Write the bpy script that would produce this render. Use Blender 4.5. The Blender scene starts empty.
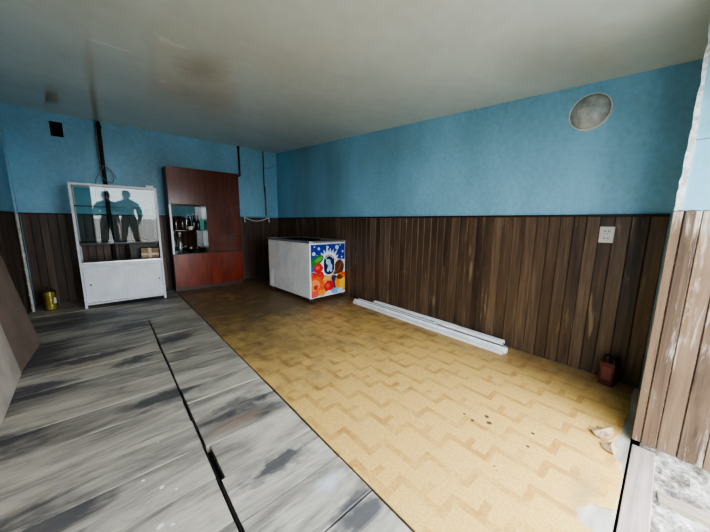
import bpy, bmesh, math, random
from mathutils import Vector, Matrix, Euler
random.seed(7)
C = bpy.context.scene.collection
PI = math.pi

# ------------------------------------------------------------------ node helpers
def lin(c):
    c = [v / 255 for v in c]
    return tuple((v / 12.92 if v <= .04045 else ((v + .055) / 1.055) ** 2.4) for v in c) + (1,)

class NT:
    def __init__(s, name):
        s.m = bpy.data.materials.new(name); s.m.use_nodes = True
        s.t = s.m.node_tree; s.t.nodes.clear()
        s.out = s.n('ShaderNodeOutputMaterial')
        s.tc = s.n('ShaderNodeTexCoord')
    def n(s, typ, **kw):
        o = s.t.nodes.new(typ)
        for k, v in kw.items(): setattr(o, k, v)
        return o
    def put(s, sock, v):
        if isinstance(v, bpy.types.NodeSocket): s.t.links.new(v, sock)
        elif isinstance(v, (tuple, list)) and sock.type == 'RGBA' and len(v) == 3: sock.default_value = lin(v)
        else: sock.default_value = v
    def math(s, op, a, b=0.0, clamp=False):
        o = s.n('ShaderNodeMath', operation=op, use_clamp=clamp)
        s.put(o.inputs[0], a); s.put(o.inputs[1], b); return o.outputs[0]
    def mapping(s, scale=(1, 1, 1), loc=(0, 0, 0), rot=(0, 0, 0), src=None):
        o = s.n('ShaderNodeMapping'); s.put(o.inputs['Vector'], src or s.tc.outputs['Object'])
        o.inputs['Scale'].default_value = scale; o.inputs['Location'].default_value = loc
        o.inputs['Rotation'].default_value = rot; return o.outputs[0]
    def noise(s, vec, scale=5, detail=4, rough=.55, dist=0):
        o = s.n('ShaderNodeTexNoise'); s.put(o.inputs['Vector'], vec)
        o.inputs['Scale'].default_value = scale; o.inputs['Detail'].default_value = detail
        o.inputs['Roughness'].default_value = rough; o.inputs['Distortion'].default_value = dist
        return o.outputs[0]
    def ramp(s, f, stops):
        o = s.n('ShaderNodeValToRGB'); s.put(o.inputs[0], f)
        e = o.color_ramp.elements
        while len(e) < len(stops): e.new(.5)
        for k, (p, c) in enumerate(stops):
            e[k].position = p
            e[k].color = lin(c) if not isinstance(c, (int, float)) else (c, c, c, 1)
        return o.outputs[0]
    def mix(s, f, a, b, mode='MIX'):
        o = s.n('ShaderNodeMix', data_type='RGBA', blend_type=mode)
        s.put(o.inputs[0], f); s.put(o.inputs[6], a); s.put(o.inputs[7], b); return o.outputs[2]
    def island(s):
        return s.n('ShaderNodeNewGeometry').outputs['Random Per Island']
    def xyz(s):
        o = s.n('ShaderNodeSeparateXYZ'); s.put(o.inputs[0], s.tc.outputs['Object']); return o.outputs
    def offset(s, vec, f, amt):
        # shift a vector by a per-island amount
        c = s.n('ShaderNodeCombineXYZ'); v = s.math('MULTIPLY', f, amt)
        for k in range(3): s.put(c.inputs[k], v)
        o = s.n('ShaderNodeVectorMath', operation='ADD'); s.put(o.inputs[0], vec); s.put(o.inputs[1], c.outputs[0])
        return o.outputs[0]
    def spots(s, pts, soft=.35, wob=.0):
        src = s.tc.outputs['Object']; cur = None
        if wob:
            nz = s.n('ShaderNodeTexNoise'); s.put(nz.inputs['Vector'], src); nz.inputs['Scale'].default_value = 14
            a = s.n('ShaderNodeVectorMath', operation='SUBTRACT'); s.put(a.inputs[0], nz.outputs['Color']); a.inputs[1].default_value = (.5, .5, .5)
            b = s.n('ShaderNodeVectorMath', operation='SCALE'); s.put(b.inputs[0], a.outputs[0]); b.inputs['Scale'].default_value = wob
            c = s.n('ShaderNodeVectorMath', operation='ADD'); s.put(c.inputs[0], src); s.put(c.inputs[1], b.outputs[0]); src = c.outputs[0]
        for (p, r) in pts:
            rr = r if isinstance(r, tuple) else (r, r, r)
            a = s.n('ShaderNodeVectorMath', operation='SUBTRACT'); s.put(a.inputs[0], src); a.inputs[1].default_value = p
            d = s.n('ShaderNodeVectorMath', operation='DIVIDE'); s.put(d.inputs[0], a.outputs[0]); d.inputs[1].default_value = rr
            l = s.n('ShaderNodeVectorMath', operation='LENGTH'); s.put(l.inputs[0], d.outputs[0])
            v = s.n('ShaderNodeMapRange'); s.put(v.inputs[0], l.outputs['Value'])
            v.inputs[1].default_value = 1 - soft; v.inputs[2].default_value = 1; v.inputs[3].default_value = 1; v.inputs[4].default_value = 0
            cur = v.outputs[0] if cur is None else s.math('MAXIMUM', cur, v.outputs[0])
        return cur
    def bsdf(s, col, rough=.5, metal=0, bump=None, bstr=.3, bdist=.01, spec=.5, coat=0, trans=0, ior=1.5):
        b = s.n('ShaderNodeBsdfPrincipled')
        s.put(b.inputs['Base Color'], col); s.put(b.inputs['Roughness'], rough); s.put(b.inputs['Metallic'], metal)
        b.inputs['Specular IOR Level'].default_value = spec; b.inputs['Coat Weight'].default_value = coat
        b.inputs['Coat Roughness'].default_value = .06
        b.inputs['Transmission Weight'].default_value = trans; b.inputs['IOR'].default_value = ior
        if bump is not None:
            u = s.n('ShaderNodeBump'); u.inputs['Strength'].default_value = bstr; u.inputs['Distance'].default_value = bdist
            s.put(u.inputs['Height'], bump); s.t.links.new(u.outputs[0], b.inputs['Normal'])
        s.t.links.new(b.outputs[0], s.out.inputs[0]); return s.m

def plain(name, c, rough=.5, metal=0, var=.12, scale=12, coat=0, spec=.5):
    s = NT(name); f = s.noise(s.mapping(), scale, 3)
    d = tuple(max(0, v * (1 - var)) for v in c); e = tuple(min(255, v * (1 + var * .6)) for v in c)
    return s.bsdf(s.ramp(f, [(.3, d), (.7, e)]), rough, metal, coat=coat, spec=spec)

def glass(name, tint=(235, 245, 245), fac=.06, rough=0.0):
    s = NT(name)
    tr = s.n('ShaderNodeBsdfTransparent'); tr.inputs[0].default_value = lin(tint)
    gl = s.n('ShaderNodeBsdfGlossy'); gl.inputs['Roughness'].default_value = rough
    fr = s.n('ShaderNodeFresnel'); fr.inputs[0].default_value = 1.5
    f = s.math('ADD', s.math('MULTIPLY', fr.outputs[0], .75), fac, True)
    mx = s.n('ShaderNodeMixShader'); s.put(mx.inputs[0], f)
    s.t.links.new(tr.outputs[0], mx.inputs[1]); s.t.links.new(gl.outputs[0], mx.inputs[2])
    s.t.links.new(mx.outputs[0], s.out.inputs[0]); return s.m

# ------------------------------------------------------------------ materials
M = {}
def mk_paint(name, c):
    s = NT(name)
    big = s.noise(s.mapping((1, 1, .5)), 1.1, 3); fine = s.noise(s.mapping(), 26, 4)
    f = s.math('ADD', s.math('MULTIPLY', big, .7), s.math('MULTIPLY', fine, .3))
    d = tuple(v * .86 for v in c); e = tuple(min(255, v * 1.07) for v in c)
    col = s.ramp(f, [(.35, d), (.65, e)])
    return s.bsdf(col, .42, bump=s.noise(s.mapping(), 60, 3), bstr=.10, bdist=.004)
M['blue'] = mk_paint('blue_oil_paint', (132, 188, 217))
M['pale_blue'] = mk_paint('pale_blue_paint', (116, 168, 188))

def mk_ceiling():
    s = NT('glossy_ceiling_paint')
    big = s.noise(s.mapping(), .8, 4, .6); fine = s.noise(s.mapping(), 9, 5, .6)
    f = s.math('ADD', s.math('MULTIPLY', big, .65), s.math('MULTIPLY', fine, .35))
    col = s.ramp(f, [(.3, (204, 210, 202)), (.7, (224, 231, 222))])
    p = s.spots([((.425, 2.454, 2.434), (.06, .05, .3)), ((.50, 2.47, 2.436), (.07, .04, .3)), ((.53, 3.32, 2.49), (.03, .05, .3)), ((.14, 2.86, 2.46), (.20, .022, .3))], .4, .05)
    p = s.math('MULTIPLY', p, .6)
    col = s.mix(p, col, (240, 240, 232))
    q = s.spots([((.72, 2.72, 2.45), (.22, .42, .5)), ((2.3, .7, 2.31), (.5, .4, .5))], .8, .12)
    col = s.mix(s.math('MULTIPLY', q, .35), col, (140, 128, 104))
    r = s.ramp(s.noise(s.mapping(), 1.6, 3), [(.3, .07), (.7, .15)])
    return s.bsdf(col, r, bump=s.noise(s.mapping(), 2.2, 3), bstr=.08, bdist=.03, spec=.75)
M['ceiling'] = mk_ceiling()

def mk_planks(name, dark, mid, light, axis='z', worn=None, rough=.5, gs=1.0):
    s = NT(name)
    st = {'z': (34 * gs, 34 * gs, 1.6), 'x': (1.6, 34 * gs, 34 * gs), 'y': (34 * gs, 1.6, 34 * gs)}[axis]
    st2 = {'z': (7, 7, 1.1), 'x': (1.1, 7, 7), 'y': (7, 1.1, 7)}[axis]
    isl = s.island()
    g = s.noise(s.offset(s.mapping(st), isl, 40), 1, 5, .62, .8)
    b = s.noise(s.offset(s.mapping(st2), isl, 23), 1, 4, .6, 1.2)
    f = s.math('ADD', s.math('ADD', s.math('MULTIPLY', g, .52), s.math('MULTIPLY', b, .38)), s.math('MULTIPLY', isl, .16))
    col = s.ramp(f, [(.34, dark), (.54, mid), (.76, light)])
    if worn:
        w = s.noise(s.offset(s.mapping({'z': (22, 22, 2.2), 'x': (2.2, 22, 22), 'y': (22, 2.2, 22)}[axis]), isl, 11), 1, 6, .7, .6)
        big = s.noise(s.mapping(), 2.6, 3)
        m = s.ramp(s.math('MULTIPLY', w, s.math('ADD', big, .5)), [(worn[1], 0.0), (worn[1] + .12, .8)])
        col = s.mix(m, col, worn[0])
    return s.bsdf(col, rough, bump=g, bstr=.35, bdist=.004)
M['wainscot'] = mk_planks('stained_wall_planks', (40, 29, 21), (82, 64, 49), (126, 105, 84), 'z', ((140, 120, 98), .60), .42)
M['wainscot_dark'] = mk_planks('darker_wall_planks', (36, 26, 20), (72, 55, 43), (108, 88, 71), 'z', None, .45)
M['jamb'] = mk_planks('weathered_jamb_planks', (62, 47, 35), (106, 86, 66), (136, 114, 92), 'z', ((188, 182, 172), .53), .8)
M['rail_dark'] = plain('dark_wood_moulding', (30, 24, 22), .5)
M['soil'] = plain('dark_void', (14, 13, 12), .95)

def mk_boards():
    s = NT('weathered_grey_floorboards')
    isl = s.island()
    g = s.noise(s.offset(s.mapping((4, 34, 34)), isl, 31), 1, 4, .6, .5)
    b = s.noise(s.offset(s.mapping((1.9, 6, 1)), isl, 17), 1, 5, .6, .9)
    g2 = s.noise(s.offset(s.mapping((5, 110, 110)), isl, 13), 1, 3, .6, 0)
    f = s.math('ADD', s.math('ADD', s.math('MULTIPLY', g, .20), s.math('MULTIPLY', g2, .16)), s.math('MULTIPLY', b, .64))
    f = s.math('ADD', f, s.math('MULTIPLY', s.math('SUBTRACT', isl, .5), .09))
    col = s.ramp(f, [(.30, (88, 84, 80)), (.43, (142, 137, 129)), (.54, (178, 172, 160)), (.70, (206, 199, 184))])
    st = s.noise(s.offset(s.mapping((1.1, 8, 1)), isl, 9), 1, 5, .65, .8)
    stain = s.spots([((.62, 1.78, 0), (.36, .13, 1)), ((.56, 1.17, 0), (.34, .10, 1)), ((.70, .72, 0), (.18, .13, 1)),
                     ((.12, 4.0, 0), (.38, .34, 1)), ((.05, 3.0, 0), (.3, .16, 1)), ((.2, 2.2, 0), (.34, .12, 1)), ((-.35, 1.45, 0), (.34, .26, 1)),
                     ((-.5, 2.3, 0), (.3, .22, 1)), ((-.2, 3.3, 0), (.5, .12, 1)), ((.72, 1.62, 0), (.2, .1, 1)), ((-.25, 4.7, 0), (.9, .6, 1)), ((.3, 5.2, 0), (.7, .6, 1)), ((-.6, 3.6, 0), (.4, .7, 1)), ((.45, 3.3, 0), (.3, .2, 1)), ((-.6, 2.9, 0), (.5, .2, 1))], .75, .16)
    sm = s.ramp(s.math('ADD', s.math('MULTIPLY', stain, .30), st), [(.60, 0.0), (.78, .85)])
    col = s.mix(sm, col, (66, 68, 74))
    rust = s.spots([((-.22, 3.2, 0), (.3, .12, 1)), ((.5, 1.62, 0), (.2, .1, 1))], .9, .1)
    col = s.mix(s.math('MULTIPLY', rust, .35), col, (140, 104, 80))
    wh = s.spots([((.08, 1.42, 0), .010), ((.13, 1.36, 0), .008), ((.02, 1.52, 0), .008), ((.05, 1.22, 0), .012), ((.09, 1.2, 0), .007), ((.10, 1.75, 0), .006)], .3, .03)
    col = s.mix(wh, col, (235, 235, 230))
    pb = s.spots([((.68, .93, 0), (.10, .06, 1))], .9, .08)
    col = s.mix(s.math('MULTIPLY', pb, .6), col, (205, 212, 222))
    return s.bsdf(col, s.ramp(st, [(.3, .62), (.7, .42)]), bump=s.math('ADD', g, s.math('MULTIPLY', b, .5)), bstr=.45, bdist=.006)
M['boards'] = mk_boards()

def mk_lino():
    s = NT('worn_patterned_linoleum')
    X, Y, Z = s.xyz()
    w1 = s.math('MULTIPLY', s.math('SUBTRACT', s.noise(s.mapping(), 9, 2), .5), .02)
    w2 = s.math('MULTIPLY', s.math('SUBTRACT', s.noise(s.mapping(loc=(3, 5, 0)), 9, 2), .5), .02)
    c = s.math('DIVIDE', s.math('ADD', Y, s.math('ADD', w1, -.28)), .108)
    a = s.math('DIVIDE', s.math('ADD', X, s.math('ADD', w2, -1.27)), .107)
    H = .17
    def near(v, per):                                          # distance of v to the nearest multiple of per
        m = s.math('FLOORED_MODULO', s.math('ADD', v, per / 2), per); return s.math('ABSOLUTE', s.math('SUBTRACT', m, per / 2))
    J = s.math('FLOOR', s.math('DIVIDE', c, 2.0)); K = s.math('ROUND', s.math('DIVIDE', c, 2.0))
    run_y = s.math('LESS_THAN', near(s.math('ADD', a, J), 2.0), H)
    seg = s.math('LESS_THAN', s.math('FLOORED_MODULO', s.math('ADD', s.math('ADD', a, K), H), 2.0), 1 + 2 * H)
    run_x = s.math('MULTIPLY', s.math('LESS_THAN', near(c, 2.0), H), seg)
    par = s.math('FLOORED_MODULO', s.math('FLOOR', s.math('DIVIDE', s.math('ADD', a, J), 2.0)), 2.0)
    spur = s.math('MULTIPLY', s.math('LESS_THAN', near(s.math('ADD', c, 1.0), 2.0), H), s.math('LESS_THAN', s.math('FLOORED_MODULO', s.math('ADD', a, J), 2.0), .85))
    pat = s.math('MAXIMUM', s.math('MAXIMUM', run_y, run_x), s.math('MULTIPLY', spur, par))
    fine = s.noise(s.mapping(), 120, 3, .7); med = s.noise(s.mapping(), 6, 5, .65); big = s.noise(s.mapping(), 1.3, 4, .6, .4)
    body = s.ramp(fine, [(.3, (198, 160, 92)), (.7, (232, 196, 122))])
    line = s.ramp(fine, [(.3, (168, 124, 64)), (.7, (196, 152, 86))])
    wear = s.ramp(med, [(.35, .12), (.65, .9)])
    col = s.mix(s.math('MULTIPLY', pat, wear), body, line)
    # trodden dirt plus dimming light painted into the colour, stronger away from the doorway
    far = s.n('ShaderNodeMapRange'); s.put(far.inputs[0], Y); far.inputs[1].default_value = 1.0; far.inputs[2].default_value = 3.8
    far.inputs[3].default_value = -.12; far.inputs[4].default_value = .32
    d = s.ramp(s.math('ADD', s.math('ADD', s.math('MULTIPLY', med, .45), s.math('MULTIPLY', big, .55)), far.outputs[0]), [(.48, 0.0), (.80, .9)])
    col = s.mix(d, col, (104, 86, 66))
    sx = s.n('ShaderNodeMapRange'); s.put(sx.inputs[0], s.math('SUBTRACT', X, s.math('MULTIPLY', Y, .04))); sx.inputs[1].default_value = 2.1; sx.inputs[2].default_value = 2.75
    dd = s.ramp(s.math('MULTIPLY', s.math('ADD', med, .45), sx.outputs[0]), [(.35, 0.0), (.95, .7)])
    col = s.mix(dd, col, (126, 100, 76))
    blk = s.spots([((1.707, .635, 0), .018), ((1.62, .74, 0), .012), ((1.766, .393, 0), .014), ((1.635, .38, 0), .012), ((1.66, .60, 0), .02), ((1.60, .68, 0), .014), ((1.36, .45, 0), .008), ((1.34, .43, 0), .006)], .4, .02)
    col = s.mix(s.math('MULTIPLY', blk, .9), col, (62, 58, 54))
    gry = s.spots([((1.15, 1.75, 0), (.07, .09, 1)), ((1.75, 2.0, 0), (.12, .25, 1)), ((1.55, .12, 0), (.25, .08, 1)), ((1.95, 1.9, 0), (.1, .2, 1)), ((1.3, 1.95, 0), (.1, .06, 1))], .9, .12)
    col = s.mix(s.math('MULTIPLY', gry, .45), col, (120, 110, 98))
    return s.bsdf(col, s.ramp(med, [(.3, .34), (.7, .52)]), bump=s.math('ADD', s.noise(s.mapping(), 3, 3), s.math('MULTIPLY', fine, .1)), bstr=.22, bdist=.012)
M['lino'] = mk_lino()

def mk_concrete():
    s = NT('rough_limewashed_concrete')
    v = s.n('ShaderNodeTexVoronoi'); s.put(v.inputs['Vector'], s.mapping((1, 1, 1), rot=(0, 0, .5))); v.inputs['Scale'].default_value = 34
    nz = s.noise(s.mapping(), 26, 6, .72, 0); b = s.noise(s.mapping(), 5, 4, .6)
    f = s.math('ADD', s.math('MULTIPLY', nz, .7), s.math('MULTIPLY', b, .3))
    col = s.ramp(f, [(.36, (84, 78, 70)), (.48, (142, 136, 126)), (.6, (206, 204, 198))])
    return s.bsdf(col, .9, bump=s.math('ADD', nz, s.math('MULTIPLY', v.outputs[0], .4)), bstr=.9, bdist=.02)
M['concrete'] = mk_concrete()
def mk_ground():
    s = NT('pale_dusty_yard'); b = s.noise(s.mapping(), .5, 6, .65)
    return s.bsdf(s.ramp(b, [(.3, (160, 152, 142)), (.7, (184, 176, 166))]), .95)
M['ground'] = mk_ground()
M['sill'] = mk_planks('worn_sill_timber', (112, 96, 88), (158, 144, 136), (188, 176, 168), 'x', None, .75)
M['strip'] = mk_planks('old_timber_strip', (112, 100, 86), (150, 138, 122), (180, 168, 152), 'y', None, .8)
M['plaster'] = plain('broken_white_plaster', (196, 200, 198), .9, var=.25, scale=40)
M['scrap'] = plain('torn_backing_paper', (168, 144, 112), .9, var=.3, scale=30)

def mk_veneer(name='lacquered_mahogany_veneer', cs=((66, 28, 18), (94, 42, 28), (118, 58, 40))):
    s = NT(name)
    isl = s.island()
    g = s.noise(s.offset(s.mapping((26, 26, 1.6)), isl, 12), 1, 5, .6, 1.0); b = s.noise(s.offset(s.mapping((6, 6, 1.2)), isl, 7), 1, 4, .6, 1.6)
    f = s.math('ADD', s.math('MULTIPLY', g, .5), s.math('MULTIPLY', b, .5))
    return s.bsdf(s.ramp(f, [(.34, cs[0]), (.52, cs[1]), (.72, cs[2])]), .22, spec=.45)
M['veneer'] = mk_veneer()
M['veneer_low'] = mk_veneer('red_mahogany_veneer', ((84, 26, 14), (124, 46, 26), (150, 66, 40)))
M['veneer_dark'] = plain('dark_carcass_veneer', (62, 40, 34), .4)
def mk_mirror():
    s = NT('silvered_mirror'); f = s.noise(s.mapping(), 30, 2)
    return s.bsdf(s.ramp(f, [(.3, (205, 215, 220)), (.7, (226, 234, 238))]), .02, 1.0)
M['mirror'] = mk_mirror()
M['white_metal'] = plain('white_enamel', (226, 232, 240), .35, var=.05)
M['white_panel'] = plain('white_laminate_doors', (234, 240, 250), .32, var=.05, scale=5)
M['aluminium'] = plain('brushed_aluminium', (196, 200, 204), .32, .9, var=.08)
M['black'] = plain('black_plastic', (22, 22, 24), .45)
M['dark_shelf'] = plain('dark_shelf_board', (38, 34, 34), .4)
M['glass'] = glass('display_glass', fac=.0)
M['shelf_glass'] = glass('shelf_glass', (200, 222, 216), .05)
M['edge_glass'] = plain('dark_glass_edge', (40, 58, 58), .2)
M['cardboard'] = plain('cardboard', (158, 134, 108), .85, var=.12, scale=20)
M['tape'] = plain('parcel_tape', (206, 188, 158), .35)
M['freezer'] = plain('freezer_white_shell', (246, 249, 253), .36, var=.06, scale=4)
M['steel'] = plain('galvanised_steel', (150, 152, 154), .4, .8)
M['rubber'] = plain('caster_rubber', (34, 32, 31), .7)
M['lid_glass'] = glass('freezer_lid_glass', (60, 68, 72), .12)
M['pipe_dark'] = plain('dark_rusty_pipe', (34, 30, 28), .6, .2, var=.3, scale=30)
M['pipe_grey'] = plain('grey_conduit', (118, 118, 114), .5, var=.25, scale=30)
M['pipe_white'] = plain('chipped_white_pipe', (196, 196, 188), .5, var=.15, scale=16)
M['cable'] = plain('grey_cable', (130, 134, 134), .6)
M['white_plastic'] = plain('white_pvc', (242, 245, 247), .3, var=.06)
M['shade_line'] = plain('painted_shade_line', (70, 74, 78), .6)  # dark colour for the shade lines painted along the profiles
M['brown_sheet'] = plain('brown_hardboard', (122, 106, 96), .7, var=.12, scale=3)
M['pale_sheet'] = plain('pale_hardboard', (180, 172, 162), .65, var=.16, scale=3)
M['socket'] = plain('socket_white', (226, 226, 222), .35, var=.04)
M['chrome'] = plain('lamp_rim_metal', (232, 236, 236), .3, 0)
def mk_lampglass():
    s = NT('dusty_lamp_glass'); f = s.noise(s.mapping(), 14, 4, .6)
    return s.bsdf(s.ramp(f, [(.35, (150, 156, 156)), (.62, (196, 200, 198))]), .16, coat=.5)
M['lamp_glass'] = mk_lampglass()
M['yellow_plastic'] = glass('yellowish_clear_plastic', (240, 234, 186), .05, .1)
def mk_oil():
    s = NT('yellow_oil'); f = s.noise(s.mapping(), 9, 2)
    return s.bsdf(s.ramp(f, [(.3, (150, 142, 84)), (.7, (184, 174, 116))]), .25)
M['oil'] = mk_oil()
M['red_paint'] = plain('dull_red_paint', (84, 34, 28), .55, var=.2)
M['pink_label'] = plain('faded_pink_label', (120, 66, 58), .7)
M['brown_glass'] = plain('brown_bottle_glass', (44, 22, 14), .12, coat=.5)
M['dark_glass'] = plain('dark_bottle_glass', (16, 18, 18), .1, coat=.5)
M['clear_glass'] = glass('clear_bottle_glass', (222, 234, 236), .14, .03)
M['porcelain'] = plain('white_porcelain', (230, 228, 222), .2, coat=.4)
M['teal'] = plain('teal_carton', (54, 176, 160), .5)
M['paper'] = plain('white_paper', (226, 228, 230), .8)
M['skin'] = plain('skin', (176, 132, 110), .55)
M['hair'] = plain('dark_hair', (34, 28, 26), .7)
M['jacket'] = plain('dark_jacket_cloth', (44, 50, 60), .85, var=.2)
M['jacket2'] = plain('grey_blue_jacket_cloth', (66, 76, 92), .85, var=.2)
M['trousers'] = plain('dark_trouser_cloth', (40, 42, 50), .9, var=.2)
M['trousers2'] = plain('grey_trouser_cloth', (70, 76, 92), .9, var=.2)
M['boots'] = plain('black_boots', (20, 19, 19), .6)

# ------------------------------------------------------------------ mesh helpers
class MB:
    def __init__(s): s.b = bmesh.new(); s.mats = []
    def mi(s, m):
        if m is None: return 0
        if m not in s.mats: s.mats.append(m)
        return s.mats.index(m)
    def _fin(s, faces, m, smooth=False):
        k = s.mi(m)
        for f in faces: f.material_index = k; f.smooth = smooth
    def box(s, a, b, m=None, bev=0, mat=None, seg=2):
        x0, y0, z0 = [min(p, q) for p, q in zip(a, b)]; x1, y1, z1 = [max(p, q) for p, q in zip(a, b)]
        t = bmesh.new()
        vs = [t.verts.new(p) for p in [(x0, y0, z0), (x1, y0, z0), (x1, y1, z0), (x0, y1, z0), (x0, y0, z1), (x1, y0, z1), (x1, y1, z1), (x0, y1, z1)]]
        for q in [(0, 3, 2, 1), (4, 5, 6, 7), (0, 1, 5, 4), (1, 2, 6, 5), (2, 3, 7, 6), (3, 0, 4, 7)]: t.faces.new([vs[i] for i in q])
        if bev: bmesh.ops.bevel(t, geom=t.edges[:], offset=bev, segments=seg, affect='EDGES', profile=.5)
        if mat is not None: bmesh.ops.transform(t, matrix=mat, verts=t.verts)
        s.join(t, m); return s
    def join(s, t, m, smooth=False):
        mp = {v: s.b.verts.new(v.co) for v in t.verts}; fs = []
        for f in t.faces:
            try: fs.append(s.b.faces.new([mp[v] for v in f.verts]))
            except ValueError: pass
        s._fin(fs, m, smooth); t.free()
    def prism(s, poly, ax, lo, hi, m=None):
        # poly: 2-D points on the two other axes (x,y / x,z / y,z order), extruded along ax
        def P(u, v, w): return [(w, u, v), (u, w, v), (u, v, w)][ax]
        A = [s.b.verts.new(P(u, v, lo)) for u, v in poly]; B = [s.b.verts.new(P(u, v, hi)) for u, v in poly]
        fs = [s.b.faces.new(A), s.b.faces.new(B[::-1])]
        n = len(poly)
        for i in range(n): fs.append(s.b.faces.new([A[i], B[i], B[(i + 1) % n], A[(i + 1) % n]]))
        s._fin(fs, m); return s
    def ngon(s, pts, m=None):
        f = s.b.faces.new([s.b.verts.new(p) for p in pts]); s._fin([f], m); return s
    def tube(s, pts, r, m=None, n=10, cap=True):
        pts = [Vector(p) for p in pts]; rs = r if isinstance(r, (list, tuple)) else [r] * len(pts)
        rings = []; up = None
        for i, p in enumerate(pts):
            d = (pts[min(i + 1, len(pts) - 1)] - pts[max(i - 1, 0)]).normalized()
            if up is None: up = Vector((0, 0, 1)) if abs(d.z) < .9 else Vector((1, 0, 0))
            a = d.cross(up)
            if a.length < 1e-4: a = d.cross(Vector((0, 1, 0)))
            a.normalize(); b = d.cross(a).normalized(); up = -b if False else a.cross(d)
            rings.append([s.b.verts.new(p + (a * math.cos(2 * PI * k / n) + b * math.sin(2 * PI * k / n)) * rs[i]) for k in range(n)])
        fs = []
        for i in range(len(rings) - 1):
            for k in range(n): fs.append(s.b.faces.new([rings[i][k], rings[i][(k + 1) % n], rings[i + 1][(k + 1) % n], rings[i + 1][k]]))
        s._fin(fs, m, True)
        if cap: s._fin([s.b.faces.new(rings[0][::-1]), s.b.faces.new(rings[-1])], m)
        return s
    def lathe(s, prof, m=None, n=20, loc=(0, 0, 0), ax='z'):
        rings = []
        for (r, h) in prof:
            ring = []
            for k in range(n):
                a = 2 * PI * k / n; c, q = math.cos(a) * max(r, 1e-4), math.sin(a) * max(r, 1e-4)
                p = {'z': (c, q, h), 'x': (h, c, q), 'y': (c, h, q)}[ax]
                ring.append(s.b.verts.new(Vector(p) + Vector(loc)))
            rings.append(ring)
        fs = []
        for i in range(len(rings) - 1):
            for k in range(n): fs.append(s.b.faces.new([rings[i][k], rings[i][(k + 1) % n], rings[i + 1][(k + 1) % n], rings[i + 1][k]]))
        fs += [s.b.faces.new(rings[0][::-1]), s.b.faces.new(rings[-1])]
        s._fin(fs, m, True); return s
    def make(s, name, mat=None, parent=None, sharp=True, loc=None, rotz=None):
        bmesh.ops.recalc_face_normals(s.b, faces=s.b.faces[:])
        me = bpy.data.meshes.new(name); s.b.to_mesh(me); s.b.free()
        for m in (s.mats if s.mats else [mat]): me.materials.append(M[m] if isinstance(m, str) else m)
        keep = [p.use_smooth for p in me.polygons]
        try: me.set_sharp_from_angle(angle=math.radians(40))
        except Exception: pass
        me.polygons.foreach_set('use_smooth', keep)
        o = bpy.data.objects.new(name, me); C.objects.link(o)
        if parent: o.parent = parent
        if loc: o.location = loc
        if rotz: o.rotation_euler.z = rotz
        return o
def tag(o, label, cat, group=None):
    o['label'] = label; o['category'] = cat
    if group: o['group'] = group
    return o
def thing(name, label, cat, loc=(0, 0, 0), rotz=0, group=None):
    o = bpy.data.objects.new(name, None); C.objects.link(o); o.empty_display_size = .1
    o.location = loc; o.rotation_euler = (0, 0, rotz); return tag(o, label, cat, group)
def struct(o, label=None):
    o['kind'] = 'structure'
    if label: o['label'] = label
    return o

# ------------------------------------------------------------------ the room
XR, XL, YB, WZ = 2.92, -.87, 5.90, 1.295
JX = 2.13
def cz(y): return 2.262 + .07 * y
# ceiling slab, sloping up towards the back wall
b = MB()
pts = [(XL - .3, -.45), (XR + .3, -.45), (XR + .3, YB + .3), (XL - .3, YB + .3)]
lo = [b.b.verts.new((x, y, cz(y))) for x, y in pts]; hi = [b.b.verts.new((x, y, cz(y) + .15)) for x, y in pts]
b.b.faces.new(lo); b.b.faces.new(hi[::-1])
for i in range(4): b.b.faces.new([lo[i], hi[i], hi[(i + 1) % 4], lo[(i + 1) % 4]])
struct(b.make('ceiling', 'ceiling'), 'glossy off-white painted ceiling')
wr = MB().box((XR, -.4, -.06), (XR + .15, YB + .2, 2.9)).make('wall_right', 'blue'); struct(wr, 'blue painted wall over dark plank wainscot, right side')
# back wall with the square ventilation hole left open
vx0, vx1, vz0, vz1 = -.448, -.322, 2.365, 2.56
b = MB()
b.box((XL - .15, YB, -.06), (vx0, YB + .15, 2.9)); b.box((vx1, YB, -.06), (XR + .15, YB + .15, 2.9))
b.box((vx0, YB, -.06), (vx1, YB + .15, vz0)); b.box((vx0, YB, vz1), (vx1, YB + .15, 2.9))
wb = b.make('wall_back', 'blue'); struct(wb, 'blue painted back wall over dark plank wainscot')
wl = MB().box((XL - .15, -.4, -.06), (XL, YB + .2, 2.9)).make('wall_left', 'blue'); struct(wl, 'blue painted left wall over dark wainscot')
b = MB().box((XL - .15, -.4, -.06), (-.22, 0, 2.9), 'blue').box((JX + .012, -.4, WZ), (XR + .15, -.03, 2.9), 'blue').box((JX + .012, -.4, -.06), (XR + .15, -.03, WZ), 'concrete').box((-.27, -.2, 2.22), (JX + .012, 0, 2.9), 'blue').box((-.27, -.4, 1.95), (JX + .012, -.2, 2.9), 'blue')
wf = b.make('wall_front'); struct(wf, 'front wall with the wide doorway opening')
def wains(name, parent, axis, fixed, a, c, sgn, pitch=.0915, mat='wainscot'):
    b = MB(); t = a; k = 0
    while t < c - .01:
        w = min(pitch * random.uniform(.9, 1.1), c - t); d = .014 + random.uniform(0, .0025)
        p, q = t + .0018, t + w - .0018
        if axis == 'y': b.box((fixed, p, .003), (fixed + sgn * d, q, WZ - .012), bev=.0028, seg=1)
        else: b.box((p, fixed, .003), (q, fixed + sgn * d, WZ - .012), bev=.0028, seg=1)
        t += w
    o = b.make(name, mat, parent); struct(o)
    b = MB()
    if axis == 'y': b.box((fixed, a, WZ - .012), (fixed + sgn * .022, c, WZ + .006), bev=.003); b.box((fixed, a, 0), (fixed + sgn * .004, c, WZ - .012))
    else: b.box((a, fixed, WZ - .012), (c, fixed + sgn * .022, WZ + .006), bev=.003); b.box((a, fixed, 0), (c, fixed + sgn * .004, WZ - .012))
    struct(b.make('wainscot_moulding', 'rail_dark', parent))
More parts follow.
